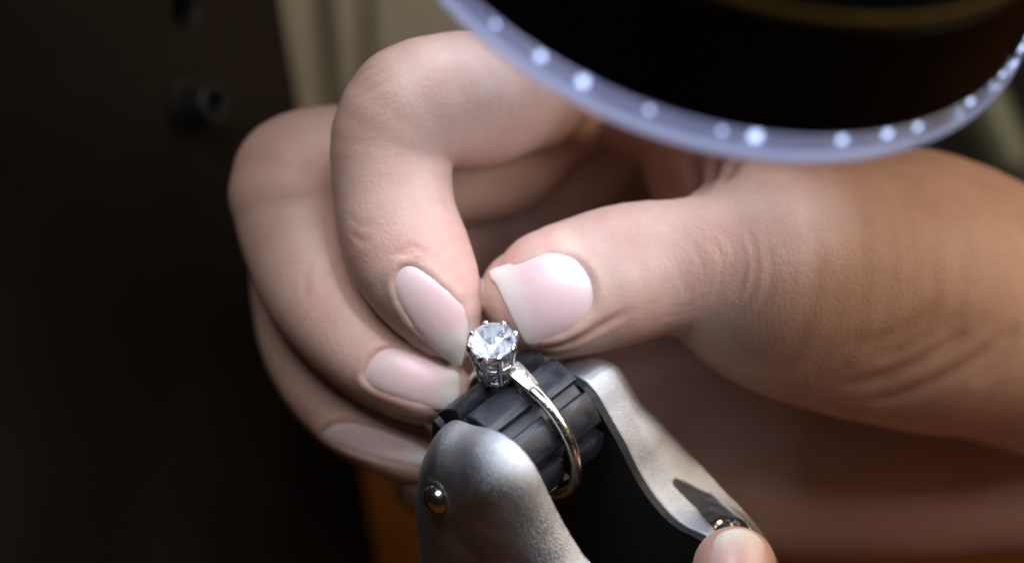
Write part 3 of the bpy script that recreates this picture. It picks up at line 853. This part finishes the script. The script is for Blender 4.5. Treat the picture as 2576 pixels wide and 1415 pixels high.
# creases (traced polylines, width mm, depth mm)
CREASES = [
 ([(1005, 622), (1040, 622), (1080, 640)], 0.38, 0.175), ([(975, 640), (1010, 636), (1050, 652), (1078, 668)], 0.38, 0.200),
 ([(880, 575), (900, 600), (940, 612)], 0.46, 0.096), ([(870, 540), (905, 565), (950, 560)], 0.53, 0.080),
 ([(860, 232), (905, 190), (960, 160)], 0.46, 0.128), ([(872, 245), (920, 205), (985, 175)], 0.46, 0.112), ([(895, 262), (940, 222), (1010, 195), (1060, 182)], 0.46, 0.080),
 ([(1098, 500), (1120, 515), (1138, 540)], 0.46, 0.128), ([(1085, 545), (1120, 560), (1150, 575)], 0.46, 0.080),
 ([(1800, 560), (1835, 610), (1845, 680), (1825, 750)], 0.46, 0.128), ([(1825, 560), (1862, 620), (1868, 690), (1840, 780)], 0.46, 0.104), ([(1780, 590), (1815, 640), (1818, 700), (1790, 770)], 0.46, 0.096),
 ([(1735, 600), (1760, 650), (1770, 700)], 0.46, 0.072), ([(1690, 640), (1715, 700), (1730, 745)], 0.46, 0.057),
 ([(1870, 560), (1900, 640), (1895, 720), (1850, 800)], 0.53, 0.096), ([(1910, 580), (1935, 650), (1930, 740), (1880, 820)], 0.61, 0.080),
 ([(1690, 780), (1740, 765), (1790, 735)], 0.38, 0.096), ([(1665, 800), (1725, 785), (1775, 770)], 0.38, 0.072),
 ([(2490, 770), (2440, 830), (2340, 900), (2200, 960), (2080, 975)], 1.50, 0.738), ([(2440, 750), (2390, 810), (2290, 870), (2160, 920)], 1.36, 0.474),
 ([(2550, 800), (2500, 870), (2400, 940), (2260, 1000), (2150, 1010)], 1.50, 0.632), ([(2380, 730), (2330, 790), (2240, 840), (2120, 880)], 1.22, 0.264), ([(2570, 800), (2520, 900), (2440, 980)], 1.36, 0.369),
 ([(1330, 880), (1400, 872), (1460, 850), (1520, 815), (1600, 770)], 0.55, 0.350),
 ([(1742, 380), (1750, 440), (1755, 500)], 1.20, 0.900), ([(1800, 390), (1795, 440), (1780, 480)], 1.20, 0.500), ([(1850, 395), (1838, 430), (1815, 465)], 1.00, 0.400),
 ([(1480, 285), (1420, 370), (1350, 440)], 1.60, 0.800),
 ([(790, 650), (770, 700), (775, 760)], 0.53, 0.112), ([(880, 640), (840, 680), (800, 720)], 0.46, 0.080), ([(930, 790), (970, 815), (1000, 835)], 0.46, 0.160),
]
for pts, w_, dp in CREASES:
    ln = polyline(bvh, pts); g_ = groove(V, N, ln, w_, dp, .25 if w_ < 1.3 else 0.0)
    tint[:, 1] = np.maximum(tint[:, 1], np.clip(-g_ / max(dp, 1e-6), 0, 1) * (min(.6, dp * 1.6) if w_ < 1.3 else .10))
for nm, sp in NAILS.items():
    o_ = np.array(sp['o'], float); ln = polyline(bvh, [tuple(p) for p in o_])
    groove(V, N, ln, .5, .06, .0)
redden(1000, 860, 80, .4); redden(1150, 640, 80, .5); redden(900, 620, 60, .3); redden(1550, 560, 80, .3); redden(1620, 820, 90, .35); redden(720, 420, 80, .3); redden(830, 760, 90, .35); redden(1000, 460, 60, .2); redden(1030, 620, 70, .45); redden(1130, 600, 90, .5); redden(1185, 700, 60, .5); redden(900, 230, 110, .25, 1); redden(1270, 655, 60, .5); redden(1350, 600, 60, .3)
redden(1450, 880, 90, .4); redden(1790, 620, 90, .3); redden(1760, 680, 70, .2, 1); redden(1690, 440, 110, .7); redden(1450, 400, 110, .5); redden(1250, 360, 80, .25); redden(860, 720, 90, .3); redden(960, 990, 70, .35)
def seat_nails(V, specs, bvh_, lift, N_):
    f_ = (DIST - V[:, 2]) / DIST; px = V[:, 0] / f_ * SPX + 1288; py = 707.5 - V[:, 1] / f_ * SPX
    for sp in specs:
        tt, c = nail_fit(sp, bvh_, lift); o_ = catmull(np.c_[np.array(sp['o'], float), np.zeros(len(sp['o']))], 9, True)[:, :2]
        ids = np.nonzero((px > o_[:, 0].min()) & (px < o_[:, 0].max()) & (py > o_[:, 1].min()) & (py < o_[:, 1].max()) & (N_[:, 2] > -.3))[0]
        near = np.nonzero((px > o_[:, 0].min() - 40) & (px < o_[:, 0].max() + 40) & (py > o_[:, 1].min() - 40) & (py < o_[:, 1].max() + 40) & (N_[:, 2] > .1))[0]
        near = near[np.abs(-V[near, 2] - np.array([tt((px[i], py[i])) for i in near])) < 2.5]
        dn = poly_sdf(px[near], py[near], o_); b_ = np.array(sp['base'], float); x_ = np.array(sp['tip'], float) - b_
        s_ = ((np.stack([px[near], py[near]], 1) - b_) @ x_) / (x_ @ x_); w_ = np.clip((sp['free'] + .05 - s_) / .55, 0, 1)
        lf = .20 * np.exp(-((dn - 4) / 11.0) ** 2) * w_ * (dn > -6)
        V[near] += N_[near] * lf[:, None]
        d = poly_sdf(px[ids], py[ids], o_); ids = ids[d < 0]; d = d[d < 0]
        for i, dd in zip(ids, d):
            want = tt((px[i], py[i])) + .40; k_ = min(1.0, -dd / 22.0); k_ = k_ * k_ * (3 - 2 * k_)
            if want + V[i, 2] < 4 and -V[i, 2] < want: V[i, 2] += (-want - V[i, 2]) * k_
seat_nails(V, NAILS.values(), bvh, .12, N)
for x, y, r, a_ in ((1840, 660, 130, .9), (1780, 640, 90, .6), (1900, 760, 120, .5)): redden(x, y, r, a_, 2)
hand = thing('hand', P(2700, 900, 30), 'bare hand pinching the diamond ring between thumb and index finger', 'hand')
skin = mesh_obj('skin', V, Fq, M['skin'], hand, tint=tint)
bvh2 = BVHTree.FromPolygons(V.tolist(), Fq.tolist())
for nm, sp in NAILS.items(): nail_mesh('fingernail' if nm != 'thumb' else 'thumbnail', sp, bvh, hand)

# --- the hand that holds the clamp
G2 = Grid((4, -66, -112), (96, -2, 12), .6)
t2 = chain(G2, [(1848, 1428, -5, 106), (1850, 1500, -5, 116), (1880, 1640, -3, 126), (1980, 1850, 4, 150), (2200, 2000, 20, 220)])
f1 = chain(G2, [(1750, 1220, 66, 150), (2000, 1250, 62, 145), (2300, 1255, 56, 140), (2700, 1235, 52, 155), (2950, 1400, 50, 200)])
f2 = chain(G2, [(1960, 1140, 66, 120), (2160, 1120, 62, 130), (2420, 1110, 58, 150), (2750, 1110, 56, 165), (2950, 1250, 56, 200)])
f3 = chain(G2, [(1620, 980, 78, 175), (1850, 1090, 78, 235), (2150, 1130, 76, 225), (2450, 1130, 74, 220), (2900, 1150, 70, 200)])
f4 = chain(G2, [(2200, 2000, 20, 220), (2700, 1950, 30, 250), (2950, 1600, 40, 230), (2950, 1350, 50, 200)])
Fd = smin(smin(f1, f2, 14), f3, 14); Fd = smin(Fd, f4, 6); Fd = smin(Fd, t2, 2.0)
V2, Fq2 = surface_net(Fd, G2); V2 = laplace(V2, Fq2, 4); N2 = normals(V2, Fq2)
b2 = BVHTree.FromPolygons(V2.tolist(), Fq2.tolist())
tint2 = np.zeros((len(V2), 3), np.float32); tint2[:, 0] = .25
hand2 = thing('hand', P(2500, 1500, 30), 'shadowed hand steadying the clamp with its thumb tip at the lower edge', 'hand')
N2SPEC = dict(o=[(1795, 1360), (1815, 1338), (1850, 1328), (1890, 1336), (1918, 1362), (1932, 1400), (1930, 1470), (1900, 1520), (1850, 1530), (1800, 1510), (1778, 1460), (1780, 1400)], base=(1850, 1520), tip=(1850, 1345), free=.86)
seat_nails(V2, [N2SPEC], b2, .12, N2)
mesh_obj('skin', V2, Fq2, M['skin'], hand2, tint=tint2)
nail_mesh('thumbnail', N2SPEC, b2, hand2)
for o in bpy.data.objects:
    for k_ in ('_o', 'ax'):
        if k_ in o: del o[k_]
